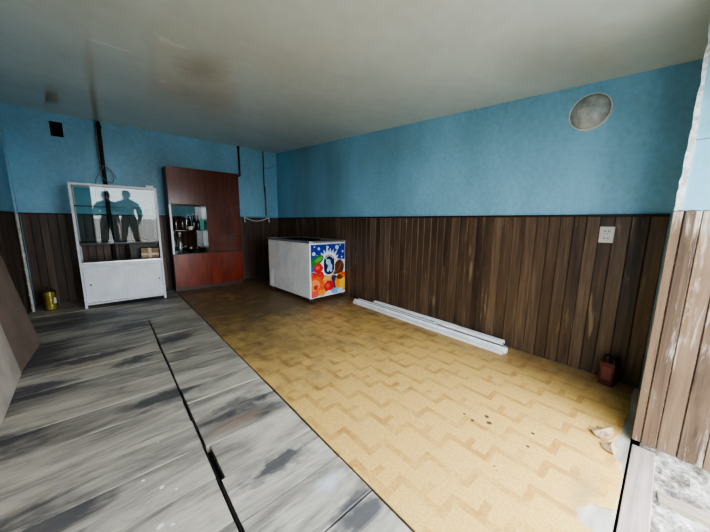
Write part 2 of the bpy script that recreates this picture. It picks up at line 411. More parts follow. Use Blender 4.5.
wains('wainscot', wr, 'y', XR, .02, YB - .002, -1)
wains('wainscot', wb, 'x', YB, XL + .02, XR - .02, -1, mat='wainscot_dark')
wains('wainscot', wl, 'y', XL, .02, YB - .02, 1, mat='wainscot_dark')
b = MB()
wains('wainscot', wf, 'x', -.03, JX + .03, XR - .02, 1)
# doorway reveal on the right: four weathered planks below, pale blue panels above
b = MB(); ys = [.008, -.030, -.088, -.162, -.248, -.330, -.398]
for i in range(len(ys) - 1):
    b.box((JX + .012, ys[i] - .0015, .012 + .006 * random.random()), (JX - .004 * (i % 2), ys[i + 1] + .0015, WZ - .004), bev=.003, seg=1)
struct(b.make('trim_1', 'jamb'), 'weathered plank cladding on the doorway reveal')
b = MB().box((JX + .012, -.012, WZ), (JX + .004, -.398, 1.62)).box((JX + .012, -.012, 1.624), (JX + .003, -.398, 2.22))
struct(b.make('trim_2', 'pale_blue'), 'pale blue panels above the reveal planks')
b = MB(); L = []; zz = WZ
while zz < 2.22:
    L.append((.004 + .004 * math.sin(zz * 6) - .008 * random.random(), zz)); zz += random.uniform(.015, .05)
poly = L + [(-.020, 2.22), (-.016, 1.9), (-.024, 1.6), (-.020, WZ)]
b.prism(poly, 0, JX - .006, JX + .012)
struct(b.make('trim_3', 'plaster'), 'jagged white plaster edge of the reveal')
# floor: boards run across the room, in two bays either side of a gap
b = MB()
b.box((XL, .0, -.09), (XR, YB, -.045), 'soil'); b.box((XL, -.4, -.11), (XR, .0, -.058), 'soil')
ybl = [YB]
while ybl[-1] > .08: ybl.append(ybl[-1] - .2565 * random.uniform(.97, 1.03))
for i in range(len(ybl) - 1):
    y1, y0 = ybl[i] - .003, max(ybl[i + 1] + .003, .008)
    dz = random.uniform(-.004, .001)
    if y1 < 4.3: b.box((XL + .005, y0, -.045), (.283 + random.uniform(-.003, .002), y1, dz), 'boards', bev=.0012, seg=1)
    else: b.box((XL + .005, y0, -.045), (.80, y1, dz), 'boards', bev=.0012, seg=1)
ym = [4.28, 4.02, 3.77, 3.50, 3.25, 2.98, 2.73, 2.47, 2.24, 2.02, 1.79, 1.54, 1.284, 1.02, .77, .52, .27, .004]
for i in range(len(ym) - 1):
    x0 = .297 + random.uniform(-.002, .003) + (.02 if 1.5 < ym[i] < 1.6 else 0)
    b.box((x0, ym[i + 1] + .004, -.045), (.803, ym[i] - .004, random.uniform(-.004, .002)), 'boards', bev=.0012, seg=1)
y = .005
while y < YB: b.box((.822, y + .003, -.045), (XR - .02, min(y + .25, YB), -.006), 'boards'); y += .25
fl = b.make('floor'); struct(fl, 'weathered grey floorboards in two bays')
b = MB().box((.286, .05, -.045), (.291, 3.95, .001), bev=.002)
struct(b.make('trim_4', 'pipe_dark', fl))
# linoleum, torn along the doorway
edge = [(.812, .045), (1.0, .03), (1.2, .045), (1.30, .03), (1.345, .055), (1.36, .12), (1.42, .128), (1.46, .10), (1.50, .085), (1.53, .016), (1.58, .012), (1.66, .010), (1.74, .014),
        (1.80, .012), (1.84, .03), (1.88, .022), (1.90, .06), (1.94, .05), (1.97, .085), (2.0, .08), (2.03, .09), (2.08, .075), (2.13, .06), (2.2, .05), (2.3, .05), (2.45, .04), (2.6, .05), (2.9, .04)]
e2 = []
for i in range(len(edge) - 1):
    (x0, y0), (x1, y1) = edge[i], edge[i + 1]; e2.append((x0, y0))
    for k in range(1, 4):
        t = k / 4; e2.append((x0 + (x1 - x0) * t, y0 + (y1 - y0) * t + random.uniform(-.006, .006)))
e2.append(edge[-1])
left = [(.812 + random.uniform(-.004, .004), y) for y in [5.4 - i * .3 for i in range(18)]]
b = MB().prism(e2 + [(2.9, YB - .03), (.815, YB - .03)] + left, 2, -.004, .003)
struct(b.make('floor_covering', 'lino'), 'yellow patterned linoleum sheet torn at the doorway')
# doorway sill, outer slab, yard
b = MB().box((-.26, -.092, -.06), (JX - .01, -.001, -.004), bev=.004); struct(b.make('door_sill', 'sill'), 'worn timber sill across the doorway')
b = MB(); nx, ny = 90, 40; x0, x1, y0, y1 = -.27, XR, -1.3, -.09
from mathutils import noise as mn
g = [[b.b.verts.new((x0 + (x1 - x0) * i / nx, y0 + (y1 - y0) * j / ny, -.022 + .016 * mn.noise(Vector((x0 + (x1 - x0) * i / nx, y0 + (y1 - y0) * j / ny, 0)) * 16) + .010 * mn.noise(Vector((i * .9, j * .9, 3))))) for j in range(ny + 1)] for i in range(nx + 1)]
for i in range(nx):
    for j in range(ny): b.b.faces.new([g[i][j], g[i + 1][j], g[i + 1][j + 1], g[i][j + 1]])
struct(b.make('floor_outer_slab', 'concrete'), 'rough whitish broken concrete outside the sill')
b = MB().box((-20, -40, -.12), (20, -.4, -.06)); struct(b.make('ground', 'ground'), 'pale dusty yard outside')
M4 = Matrix.Translation((1.80, -.24, -.014)) @ Matrix.Rotation(math.radians(6), 4, 'Z')
b = MB().box((-.035, -.17, -.012), (.03, .135, .010), bev=.004, mat=M4)
tag(b.make('wooden_strip', 'strip'), 'pale wooden strip lying on the broken concrete outside the sill', 'wood strip')
# curled scraps of torn lino at the foot of the reveal
def scrap(name, cx, cy, r, seed, lift, label):
    rng = random.Random(seed); b = MB(); n = 16; c = b.b.verts.new((cx, cy, .012 + lift * .5)); ring = []
    for k in range(n):
        a = 2 * PI * k / n; rr = r * rng.uniform(.6, 1.15)
        ring.append(b.b.verts.new((cx + rr * math.cos(a) * 1.2, cy + rr * math.sin(a) * .8, .006 + lift * max(0, math.sin(a * 2 + seed)) * rng.random())))
    for k in range(n): b.b.faces.new([c, ring[k], ring[(k + 1) % n]])
    o = b.make(name, 'scrap'); md = o.modifiers.new('thick', 'SOLIDIFY'); md.thickness = .004
    return tag(o, label, 'scrap')
scrap('linoleum_scrap', 2.085, .125, .062, 3, .03, 'curled pale scrap of torn linoleum at the foot of the plank reveal')
scrap('linoleum_scrap', 1.955, .075, .05, 8, .02, 'flat torn linoleum scrap beside the dark gap at the sill')

# ------------------------------------------------------------------ ventilation opening
b = MB(); d = .14
b.box((vx0, YB + d, vz0), (vx1, YB + d + .01, vz1)); 
t = thing('ventilation_opening', 'square black ventilation hole high on the blue back wall', 'vent', ((vx0 + vx1) / 2, YB, vz0))
def rel(bm_name, mat, parent, build):
    o = build.make(bm_name, mat); o.parent = parent; o.matrix_parent_inverse = Matrix.Translation(-Vector(parent.location)); return o
rel('duct_back', 'soil', t, b)
b = MB(); f = .008
for (p, q) in [((vx0, vz0), (vx1, vz0 + f)), ((vx0, vz1 - f), (vx1, vz1)), ((vx0, vz0 + f), (vx0 + f, vz1 - f)), ((vx1 - f, vz0 + f), (vx1, vz1 - f))]:
    b.box((p[0], YB - .002, p[1]), (q[0], YB + .139, q[1]))
rel('duct_lining', 'soil', t, b)

# ------------------------------------------------------------------ wardrobe (wall unit)
def wardrobe():
    x0, x1, y0, y1, H = .805, 1.945, 5.50, 5.868, 2.085
    t = thing('wall_unit', 'tall reddish brown lacquered wall unit with an open mirrored niche', 'wardrobe', (0, 0, 0))
    xm = 1.368
    b = MB()
    b.box((x0, y0 + .012, .0), (x0 + .018, y1, H)); b.box((x1 - .018, y0 + .012, 0), (x1, y1, H))
    b.box((x0 + .018, y0 + .012, H - .018), (x1 - .018, y1, H)); b.box((x0 + .018, y0 + .03, .06), (x1 - .018, y1, .078))
    b.box((x0 + .018, y0 + .03, .0), (x1 - .018, y0 + .045, .06))
    b.box((x0 + .018, y0 + .012, 1.482), (x1 - .018, y1, 1.50)); b.box((x0 + .018, y0 + .012, .632), (x1 - .018, y1, .650))
    b.box((xm - .009, y0 + .012, .65), (xm + .009, y1, 1.482)); b.box((x0 + .018, y1 - .006, .078), (x1 - .018, y1, H - .018))
    b.make('carcass', 'veneer_dark', t)
    def panel(name, a, c, z0, z1):
        o = MB().box((a + .002, y0 - .006, z0 + .002), (c - .002, y0 + .012, z1 - .002), bev=.002).make(name, 'veneer' if z0 > .3 else 'veneer_low', t); return o
    panel('door', x0, xm, 1.49, H); panel('door', xm, x1, 1.49, H)
    panel('door', xm, x1, .945, 1.482)
    panel('drawer', xm, x1, .80, .945); panel('drawer', xm, x1, .655, .80)
    panel('door', x0, xm, .07, .640); panel('door', xm, x1, .07, .640)
    m = MB().box((0, 0, .652), (xm - x0 - .032, .004, 1.480)).make('mirror', 'mirror', t); m.location = (x0 + .0205, y1 - .028, 0); m.rotation_euler.z = math.radians(1.9); m['label'] = 'silver mirror at the back of the niche'
    MB().box((x0 + .019, y0 + .05, 1.045), (xm - .010, y1 - .032, 1.052)).make('shelf', 'shelf_glass', t)
    MB().box((x0, y0 - .004, .650), (x0 + .03, y0 + .012, 1.482)).make('niche_edge', 'white_panel', t)
    return t
wardrobe()
def lobj(name, prof, mat, x, y, z, label, cat, group='things in the wall unit niche', extra=None):
    t = thing(name, label, cat, (x, y, z), 0, group)
    MB().lathe(prof, None, 20).make('body', mat, t)
    if extra: MB().lathe(extra[1], None, 16).make(extra[0], extra[2], t)
    return t
bot = lambda R, h, n, hh: [(R * .9, 0), (R, .008), (R, h * .8), (R * .8, h), (n, h + .035), (n, hh)]
SZ, BZ = 1.053, .651
lobj('jar', [(.05, 0), (.055, .01), (.055, .17), (.045, .195), (.04, .2)], 'brown_glass', .905, 5.63, SZ, 'dark brown jar at the left end of the niche shelf', 'jar', extra=('lid', [(.046, .2), (.046, .225), (.04, .23)], 'black'))
lobj('jar', [(.04, 0), (.045, .01), (.045, .19), (.036, .21), (.034, .215)], 'brown_glass', 1.005, 5.66, SZ, 'second dark brown jar from the left on the niche shelf', 'jar', extra=('lid', [(.038, .215), (.038, .24), (.03, .244)], 'black'))
lobj('bowl', [(.02, 0), (.025, .006), (.05, .05), (.055, .065), (.05, .062), (.02, .012)], 'porcelain', 1.12, 5.62, SZ, 'small white bowl in the middle of the niche shelf', 'bowl')
lobj('bottle', bot(.034, .17, .013, .26), 'dark_glass', 1.185, 5.68, SZ, 'black bottle just right of the white bowl on the niche shelf', 'bottle', extra=('cap', [(.015, .26), (.015, .285), (.012, .288)], 'porcelain'))
lobj('bottle', bot(.030, .15, .012, .23), 'dark_glass', 1.245, 5.64, SZ, 'black bottle with brown cap farther right on the niche shelf', 'bottle', extra=('cap', [(.014, .23), (.014, .25), (.011, .254)], 'brown_glass'))
t = thing('carton', 'teal carton at the right end of the niche shelf', 'carton', (1.315, 5.70, SZ), 0, 'things in the wall unit niche')
MB().box((-.032, -.03, 0), (.032, .03, .17), bev=.002).make('body', 'teal', t); MB().box((-.033, -.031, .17), (.033, .031, .182), bev=.002).make('lid', 'teal', t)
lobj('bottle', bot(.042, .22, .017, .33), 'clear_glass', .945, 5.62, BZ, 'clear glass bottle on the floor of the niche', 'bottle', extra=('cap', [(.019, .33), (.019, .36), (.015, .364)], 'porcelain'))
lobj('bowl', [(.03, 0), (.04, .006), (.085, .05), (.10, .075), (.095, .072), (.03, .014)], 'dark_glass', 1.11, 5.66, BZ, 'wide dark bowl on the floor of the niche', 'bowl', extra=('knob', [(.018, .02), (.022, .075), (.016, .095), (.004, .1)], 'porcelain'))
lobj('bowl', [(.03, 0), (.036, .006), (.07, .045), (.08, .07), (.075, .067), (.03, .012)], 'brown_glass', 1.285, 5.66, BZ, 'small brown bowl at the right on the niche floor', 'bowl')

# ------------------------------------------------------------------ display cabinet
def cabinet():
    x0, x1, y0, y1, H = -.312, .622, 5.20, 5.60, 1.69
    t = thing('display_cabinet', 'white glazed display cabinet with two sliding doors below, reflecting two people', 'display cabinet')
    w = .028
    b = MB()
    for x in (x0, x1 - w):
        for y in (y0, y1 - w): b.box((x, y, 0), (x + w, y + w, H), bev=.003)
    for y in (y0, y1 - w):
        b.box((x0 + w, y, H - w), (x1 - w, y + w, H), bev=.003)
        b.box((x0 + w, y + .004, .045), (x1 - w, y + w - .004, .07), bev=.002)
    for x in (x0, x1 - w):
        b.box((x, y0 + w, H - w), (x + w, y1 - w, H), bev=.003); b.box((x, y0 + w, .045), (x + w, y1 - w, .07), bev=.002)
    b.make('frame', 'white_metal', t)
    b = MB().box((x0 + .004, y0 + w, .07), (x0 + .016, y1 - w, .60)).box((x1 - .016, y0 + w, .07), (x1 - .004, y1 - w, .60)).box((x0 + w, y1 - .02, .07), (x1 - w, y1 - .008, .60)).box((x0 + w, y0 + .03, .072), (x1 - w, y1 - .03, .084))
    b.make('base_carcass', 'white_panel', t)
    MB().box((x0 + .002, y0 - .004, .565), (x1 - .002, y1 - .03, .612), bev=.004).make('worktop', 'white_panel', t)
    xm = (x0 + x1) / 2
    for (a, c, yo, lx) in ((x0 + w + .002, xm + .012, .016, x0 + .085), (xm - .012, x1 - w - .002, .004, x1 - .07)):
        d = MB().box((a, y0 + yo, .074), (c, y0 + yo + .01, .562), bev=.002).make('door', 'white_panel', t)
        lz = .325
        MB().lathe([(.011, 0), (.011, -.005), (.008, -.007)], None, 14, (lx, y0 + yo, lz), 'y').make('lock', 'black', d)
    b = MB().box((x0 + w, y0 + .002, .614), (x1 - w, y0 + .024, .638), bev=.002); b.make('track', 'aluminium', t)
    b = MB().box((x0 + w, y0 + .03, .614), (x1 - w, y0 + .05, .65), bev=.002); b.make('runner', 'black', t)
    sf = MB().box((x0 + .01, y0 + .035, .872), (x1 - .01, y1 - .03, .906), bev=.003).make('shelf', 'dark_shelf', t); sf['label'] = 'dark solid shelf board'
    gs = MB().box((x0 + w, y0 + .035, 1.395), (x1 - w, y1 - .04, 1.401)).make('shelf', 'shelf_glass', t); gs['label'] = 'glass shelf'
    MB().box((x0 + w, y0 + .033, 1.393), (x1 - w, y0 + .036, 1.403)).box((x0 + w, y1 - .041, 1.393), (x1 - w, y1 - .038, 1.403)).make('shelf_edge', 'edge_glass', gs)
    g = MB().box((x0 + w, -.0025, -.39), (x1 - w, .0025, .38)).make('front_glass', 'glass', t); g.location = (0, y0 + .018, 1.285); g.rotation_euler.x = math.radians(.85)
    for x in (x0 + .012, x1 - .016): MB().box((x, y0 + w, .62), (x + .004, y1 - w, H - w)).make('side_glass', 'shelf_glass', t)
    for z in (1.4, .87):
        for x in (x0 + w, x1 - w - .02): MB().box((x, y0 + .04, z - .014), (x + .02, y0 + .055, z - .006)).make('shelf_bracket', 'black', t)
    return t
cabinet()
t = thing('cardboard_box', 'taped cardboard box inside the display cabinet, bottom right', 'box', (.475, 5.36, .613))
MB().box((-.108, -.085, 0), (.108, .085, .18), bev=.003).make('carton_body', 'cardboard', t)
MB().box((-.109, -.0865, .075), (.109, .0865, .105)).box((-.02, -.0868, 0.002), (.02, .0868, .182)).make('tape', 'tape', t)
t = thing('storage_crate', 'black crate behind the cardboard box in the display cabinet', 'crate', (.40, 5.505, .613))
b = MB().box((-.15, -.05, 0), (.15, .05, .012)).box((-.15, -.05, .012), (-.14, .05, .235)).box((.14, -.05, .012), (.15, .05, .235)).box((-.14, -.05, .012), (.14, -.042, .235)).box((-.14, .042, .012), (.14, .05, .235))
b.make('crate_body', 'black', t); MB().box((-.153, -.053, .225), (.153, -.05, .24)).make('rim', 'black', t)
t = thing('small_carton', 'small white carton lying on top of the display cabinet', 'carton', (.545, 5.24, 1.691))
MB().box((-.045, -.025, 0), (.045, .025, .03), bev=.002).make('carton_body', 'paper', t); MB().box((-.046, -.0255, .022), (.046, .0255, .031)).make('lid', 'white_panel', t)

# ------------------------------------------------------------------ pipes and cables on the back wall
t = thing('mast_pipe', 'thick dark pipe running down the blue wall behind the display cabinet', 'pipe', (.062, 5.85, 0))
MB().tube([(0, 0, .02), (0, 0, 2.655)], .026, n=14).make('tube', 'pipe_dark', t)
MB().tube([(-.034, -.006, 1.95), (-.036, -.006, 2.30), (-.030, -.006, 2.62)], .011).make('conduit', 'pipe_grey', t)
MB().lathe([(.03, 2.56), (.036, 2.565), (.036, 2.60), (.03, 2.605)], None, 16).make('collar', 'pipe_dark', t)
b = MB(); pts = []
for k in range(30):
    a = k / 29 * 2.6 * PI; pts.append((.03 + .10 * math.cos(a) * (1 - k / 90), -.03 - .002 * k / 29, 1.90 + .11 * math.sin(a) - .05 * math.cos(a)))
pts += [(-.10, -.03, 1.82), (-.12, -.02, 1.70), (-.13, -.02, 1.55)]
b.tube(pts, .0045, n=6); b.make('loose_cable', 'cable', t)
t = thing('wall_pipe', 'dark pipe bent down beside the top corner of the wall unit', 'pipe', (2.10, 5.85, 0))
MB().tube([(0, 0, 2.665), (.002, 0, 2.25), (.006, 0, 2.15), (.004, -.005, 2.115), (-.03, -.01, 2.098), (-.14, -.01, 2.098)], .017, n=12).make('tube', 'pipe_dark', t)
MB().lathe([(.022, 2.62), (.024, 2.625), (.024, 2.66), (.022, 2.665)], None, 14).make('collar', 'pipe_dark', t)
t = thing('thin_pipe', 'thin dark pipe on the blue wall near the far right corner', 'pipe', (2.61, 5.87, 0))
MB().tube([(0, 0, 2.66), (0, 0, 1.95), (.02, 0, 1.6), (.02, 0, 1.335)], .010, n=10).make('tube', 'pipe_dark', t)
MB().tube([(0, -.004, 2.34), (.06, -.006, 2.325), (.14, -.006, 2.345), (.22, -.006, 2.40), (.262, -.006, 2.44)], .007, n=8).make('branch', 'cable', t)
MB().tube([(.02, -.012, 1.95), (.02, -.012, 1.335)], .012, n=8).make('sleeve', 'pipe_grey', t)
t = thing('coat_rail', 'pale narrow rail with hanging cord on the wall right of the wall unit', 'rail', (2.12, 5.876, 1.30))
MB().box((-.02, -.035, -.008), (.74, -.001, .022), bev=.003).make('rail_strip', 'pale_blue', t)
for x in (.03, .55):
    MB().tube([(x, -.04, .0), (x, -.045, -.06), (x, -.055, -.10), (x, -.07, -.10)], .008, n=8).make('hook', 'white_plastic', t)
MB().tube([(.03 + .5 * k / 14, -.045, -.01 - .07 * math.sin(PI * k / 14)) for k in range(15)], .007, n=8).make('cord', 'white_plastic', t)
t = thing('corner_pipe', 'chipped white pipe standing in the far left corner', 'pipe', (XL + .048, YB - .42, 0))
MB().tube([(.004, 0, .0), (.002, 0, .5), (0, 0, 1.28)], .015, n=12).make('tube', 'pipe_white', t)
MB().tube([(0, 0, 1.28), (-.002, .0, 2.62)], .014, n=12).make('upper_tube', 'blue', t)
for z in (.04, .22, .38, .56, .74): MB().lathe([(.0165, z), (.019, z + .004), (.019, z + .022), (.0165, z + .026)], None, 12).make('coupling', 'pipe_white', t)

# ------------------------------------------------------------------ yellow plastic bottle
t = thing('plastic_canister', 'yellowish clear plastic bottle standing on the floor in the far left corner', 'bottle', (-.655, 5.47, 0))
prof = [(.055, 0), (.066, .006)]
for k in range(6):
    z = .02 + k * .034; prof += [(.068, z), (.068, z + .02), (.064, z + .026)]
prof += [(.068, .235), (.063, .262), (.045, .278), (.026, .284), (.024, .300)]
MB().lathe(prof, None, 24).make('body', 'yellow_plastic', t)
MB().lathe([(.052, .004), (.060, .01), (.060, .235), (.056, .245)], None, 20).make('oil', 'oil', t)
MB().lathe([(.024, .296), (.024, .318), (.02, .32)], None, 16).make('cap', 'yellow_plastic', t)
MB().box((.04, -.056, .09), (.062, -.03, .17), bev=.004).make('label_sticker', 'paper', t)

# ------------------------------------------------------------------ chest freezer
def freezer():
    L, W, Z0, Z1 = 1.27, .694, .075, .936
    a = math.radians(2.4)
    t = thing('chest_freezer', 'white chest freezer on casters with a colourful ice-cream print on its end', 'freezer', (2.178, 3.44, 0), a)
    MB().box((0, 0, Z0), (W, L, Z1 - .03), bev=.010, seg=3).make('cabinet_body', 'freezer', t)
    b = MB(); r = .035
    b.box((-.004, -.004, Z1 - .032), (r, L + .004, Z1), bev=.006); b.box((W - r, -.004, Z1 - .032), (W + .004, L + .004, Z1), bev=.006)
    b.box((r, -.004, Z1 - .032), (W - r, r, Z1), bev=.006); b.box((r, L - r, Z1 - .032), (W - r, L + .004, Z1), bev=.006)
    b.make('rim', 'aluminium', t)
    MB().box((r, r, Z1 - .024), (W - r, L * .52, Z1 - .016)).make('glass_lid', 'lid_glass', t)
    MB().box((r, L * .48, Z1 - .014), (W - r, L - r, Z1 - .006)).make('glass_lid', 'lid_glass', t)
    MB().box((r, r, Z1 - .0302), (W - r, L - r, Z1 - .0285)).make('inner_lining', 'dark_shelf', t)
    b = MB()
    for v in (L - .10, L - .15): b.box((-.006, v, Z0 + .02), (.002, v + .018, Z0 + .32), bev=.002)
    b.box((-.004, L - .165, Z0 + .32), (.002, L - .07, Z0 + .34), bev=.002); b.box((-.004, L - .165, Z0 + .01), (.002, L - .07, Z0 + .03), bev=.002)
    b.make('service_grille', 'white_metal', t)
    for (yy, zz) in ((.36, .25), (.5, .22), (.72, .27), (.3, .18), (.62, .40), (.86, .5), (L - .05, .62), (.42, .33)): MB().lathe([(.006, 0), (.006, -.002)], None, 10, (0, yy, zz), 'x').make('rivet', 'pipe_grey', t)
    for (x, y) in ((.035, .035), (W - .05, .04), (.05, L - .06), (W - .05, L - .06)):
        c = thing('caster', 'x', 'x'); del c['label']; del c['category']; c.parent = t; c.location = (x, y, 0)
        b = MB().box((-.024, -.026, .064), (.024, .026, .0748)).box((-.024, -.018, .022), (-.016, .018, .066)).box((.016, -.018, .022), (.024, .018, .066)); b.make('fork', 'steel', c)
        MB().lathe([(.024, -.014), (.031, -.011), (.031, .011), (.024, .014)], None, 18, (0, 0, .0315), 'x').make('wheel', 'rubber', c)
    # printed end panel: layered flat shapes, u across 0..W, v up
    P = {}
    for n, c in dict(blue=(22, 44, 150), blue2=(40, 84, 190), white=(236, 240, 246), snow=(200, 222, 242), navy=(14, 26, 84), cub=(170, 208, 240), green=(40, 124, 56), green2=(92, 170, 70), red=(206, 44, 44),
                     red2=(226, 92, 84), peach=(236, 96, 44), peach2=(248, 150, 80), orange=(244, 148, 30), yellow=(250, 200, 70), brown=(96, 52, 34), brown2=(146, 86, 52), wafer=(222, 164, 88), wafer2=(236, 190, 120), plum=(44, 40, 92), sky=(120, 180, 230)).items():
        P[n] = plain('print_' + n, c, .35, var=.10, scale=30)
    b = MB(); lay = [0]
    u0, u1, v0, v1 = .016, W - .016, Z0 + .016, Z1 - .05
    UW, VH = u1 - u0, v1 - v0
    def pt(u, v): return (u0 + u * UW, -.0045 - lay[0] * .00012, v0 + v * VH)
    def poly(pts, m): lay[0] += 1; b.ngon([pt(min(max(u, 0), 1), min(max(v, 0), 1)) for u, v in pts], P[m])
    def ell(cu, cv, ru, rv, m, rot=0, n=22, wob=0):
        q = []
        for k in range(n):
            A = 2 * PI * k / n; w = 1 + wob * math.sin(5 * A + cu * 9)
            x, y = ru * w * math.cos(A), rv * w * math.sin(A); q.append((cu + x * math.cos(rot) - y * math.sin(rot), cv + x * math.sin(rot) + y * math.cos(rot)))
        poly(q, m)
    b.box((u0, -.0045, v0), (u1, .001, v1), P['white'])
    poly([(0, .62), (1, .62), (1, 1), (0, 1)], 'blue'); poly([(0, .62), (.35, .72), (.7, .7), (1, .62), (1, .55), (0, .5)], 'blue2')
    poly([(.62, .36), (1, .42), (1, .68), (.8, .69), (.62, .6)], 'snow')
    for (u, v, r) in ((.08, .83, .045), (.22, .92, .035), (.47, .94, .03), (.75, .93, .055), (.93, .84, .03), (.9, .73, .025), (.33, .8, .02), (.62, .84, .02), (.1, .96, .02), (.85, .97, .018)):
        ell(u, v, r, r * .76, 'snow')
    ell(.10, .50, .16, .10, 'blue2'); ell(.12, .44, .14, .07, 'sky')
    # star burst
    q = []
    for k in range(44):
        A = 2 * PI * k / 44; R = 1.0 if k % 2 else (1.32 + .25 * ((k // 2) % 3 == 0)); q.append((.50 + .27 * R * math.cos(A), .60 + .25 * R * math.sin(A)))
    poly(q, 'snow'); ell(.50, .58, .29, .27, 'white')
    ell(.16, .70, .20, .085, 'green', .3); ell(.20, .71, .14, .04, 'green2', .35); ell(.06, .64, .08, .06, 'green', -.7)
    ell(.20, .55, .13, .095, 'red', 0, 22, .06); ell(.18, .56, .06, .035, 'red2')
    ell(.82, .53, .15, .15, 'brown', .1, 22, .03)
    for k in range(4): ell(.79 + .03 * k, .47 + .045 * k, .06, .012, 'brown2', .6)
    ell(.70, .44, .07, .05, 'brown'); ell(.70, .45, .04, .02, 'brown2')
    for (u, v) in ((.06, .42), (.15, .40), (.26, .42), (.10, .36), (.20, .35), (.30, .37)): ell(u, v, .085, .065, 'red'); ell(u - .012, v + .012, .026, .018, 'red2')
    poly([(.20, .02), (.34, .0), (.72, .30), (.64, .42), (.36, .40)], 'wafer')
    for k in range(5): poly([(.27 + .07 * k, .06 + .06 * k), (.285 + .07 * k, .05 + .06 * k), (.40 + .05 * k, .28 + .02 * k), (.385 + .05 * k, .29 + .02 * k)], 'wafer2')
    ell(.50, .37, .09, .045, 'wafer2'); ell(.42, .34, .05, .03, 'yellow'); ell(.60, .35, .05, .03, 'wafer')
    ell(.12, .21, .25, .19, 'peach', 0, 26, .02); ell(.09, .23, .15, .11, 'peach2'); ell(.12, .19, .06, .05, 'red')
    ell(.08, .05, .12, .06, 'red2'); ell(.26, .08, .08, .05, 'orange')
    ell(.71, .22, .13, .11, 'plum'); ell(.66, .32, .09, .06, 'plum'); ell(.68, .24, .03, .02, 'blue2')
    ell(.90, .22, .22, .20, 'orange'); ell(.93, .20, .12, .12, 'yellow'); ell(.84, .33, .11, .05, 'brown'); ell(.96, .37, .10, .05, 'peach')
    ell(.50, .17, .15, .12, 'red', 0, 24, .04); ell(.46, .19, .06, .045, 'red2'); ell(.52, .06, .10, .03, 'white'); ell(.70, .06, .14, .06, 'sky'); ell(.84, .05, .09, .05, 'snow')
    # oval emblem: white ring, navy field, pale blue figure, arc of white strokes
    def pill(cu, cv, ru, rv, m):
        q = []; k2 = rv - ru * (UW / VH)
        for k in range(28):
            A = 2 * PI * k / 28; q.append((cu + ru * math.cos(A), cv + (k2 if math.sin(A) >= 0 else -k2) + ru * (UW / VH) * math.sin(A)))
        poly(q, m)
    pill(.505, .60, .175, .215, 'white'); pill(.505, .60, .155, .195, 'navy')
    ell(.48, .655, .07, .055, 'cub'); ell(.53, .555, .07, .07, 'cub', .3); ell(.47, .50, .035, .04, 'cub'); ell(.56, .485, .04, .03, 'cub'); ell(.435, .70, .022, .02, 'cub')
    for k in range(7):
        A = PI * (.84 - .68 * k / 6); ell(.505 + .118 * math.cos(A), .685 + .09 * math.sin(A), .016, .012, 'white')
    b.make('printed_end_panel', None, t)
    return t
freezer()

# ------------------------------------------------------------------ bundle of white plastic profiles along the right wall
def profile(name, p0, p1, z, w, h, kind, label):
    p0, p1 = Vector(p0), Vector(p1); d = p1 - p0; Ln = d.length; ang = math.atan2(d.y, d.x)
    t = thing(name, label, 'plastic profile', (p0.x, p0.y, z), ang, 'white plastic profiles along the wall')
    k = .004; b = MB()
    if kind == 'u': poly = [(-w / 2, 0), (w / 2, 0), (w / 2, h), (w / 2 - k, h), (w / 2 - k, k), (-w / 2 + k, k), (-w / 2 + k, h), (-w / 2, h)]
    elif kind == 'step': poly = [(-w / 2, 0), (w / 2, 0), (w / 2, h), (w * .18, h), (w * .18, h * .55), (-w * .2, h * .55), (-w * .2, h * .3), (-w / 2, h * .3)]
    else: poly = [(-w / 2, 0), (w / 2, 0), (w / 2, h * .7), (w / 2 - .006, h), (-w / 2 + .006, h), (-w / 2, h * .7)]
    b.prism(poly, 0, 0, Ln); b.make('extrusion', 'white_plastic', t)
    MB().box((Ln, -w * .42, h * .1), (Ln + .003, w * .42, h * .28)).make('end_lip', 'white_metal', t)
    g = MB().box((.004, w / 2 - .012, h), (Ln - .004, w / 2 - .003, h + .003)) if kind != 'u' else MB().box((.002, -w / 2 + k + .001, k), (Ln - .002, w / 2 - k - .001, k + .002))
    g.make('shade_line', 'shade_line', t)  # added dark strip, stands for the shade lines between profiles
    return t
profile('plastic_profile', (2.727, 3.08), (2.690, .915), .0035, .038, .026, 'u', 'long white plastic channel lying outermost from the wall')
profile('plastic_profile', (2.786, 3.14), (2.744, .90), .0035, .040, .046, 'step', 'long white stepped profile second from the outside of the bundle')
profile('plastic_profile', (2.856, 3.11), (2.814, .93), .0035, .052, .030, 'block', 'long white box profile on the floor nearest the wall')
profile('plastic_profile', (2.822, 1.62), (2.806, .955), .0545, .056, .034, 'u', 'short wide white channel on top at the near end of the bundle')
profile('plastic_profile', (2.884, 2.80), (2.878, 1.50), .0335, .034, .040, 'u', 'grey-edged white channel resting on top against the wall')
profile('plastic_profile', (2.838, 3.09), (2.824, 1.72), .0375, .024, .016, 'block', 'thin white strip on top of the far half of the bundle')

# ------------------------------------------------------------------ sheets leaning on the left wall
def sheet(name, mat, foot, lean, yaw, y0, Ly, h, th, label):
    t = thing(name, label, 'board', (foot, y0, .004))
    t.rotation_euler = (0, -lean, yaw)
    MB().box((0, 0, 0), (th, Ly, h), bev=.002).make('panel_face', mat, t)
    MB().box((-.003, .002, .002), (0, Ly - .002, h - .002)).make('backing', 'cardboard', t)
sheet('hardboard_sheet', 'brown_sheet', -.667, math.radians(9.4), math.radians(-2.4), 2.25, 1.735, 1.06, .010, 'tall brown board leaning on the left wall, the farther one')
sheet('hardboard_sheet', 'pale_sheet', -.515, math.radians(7.4), math.radians(2.4), .85, 2.43, 1.40, .010, 'pale board leaning in front of the brown board at the left')

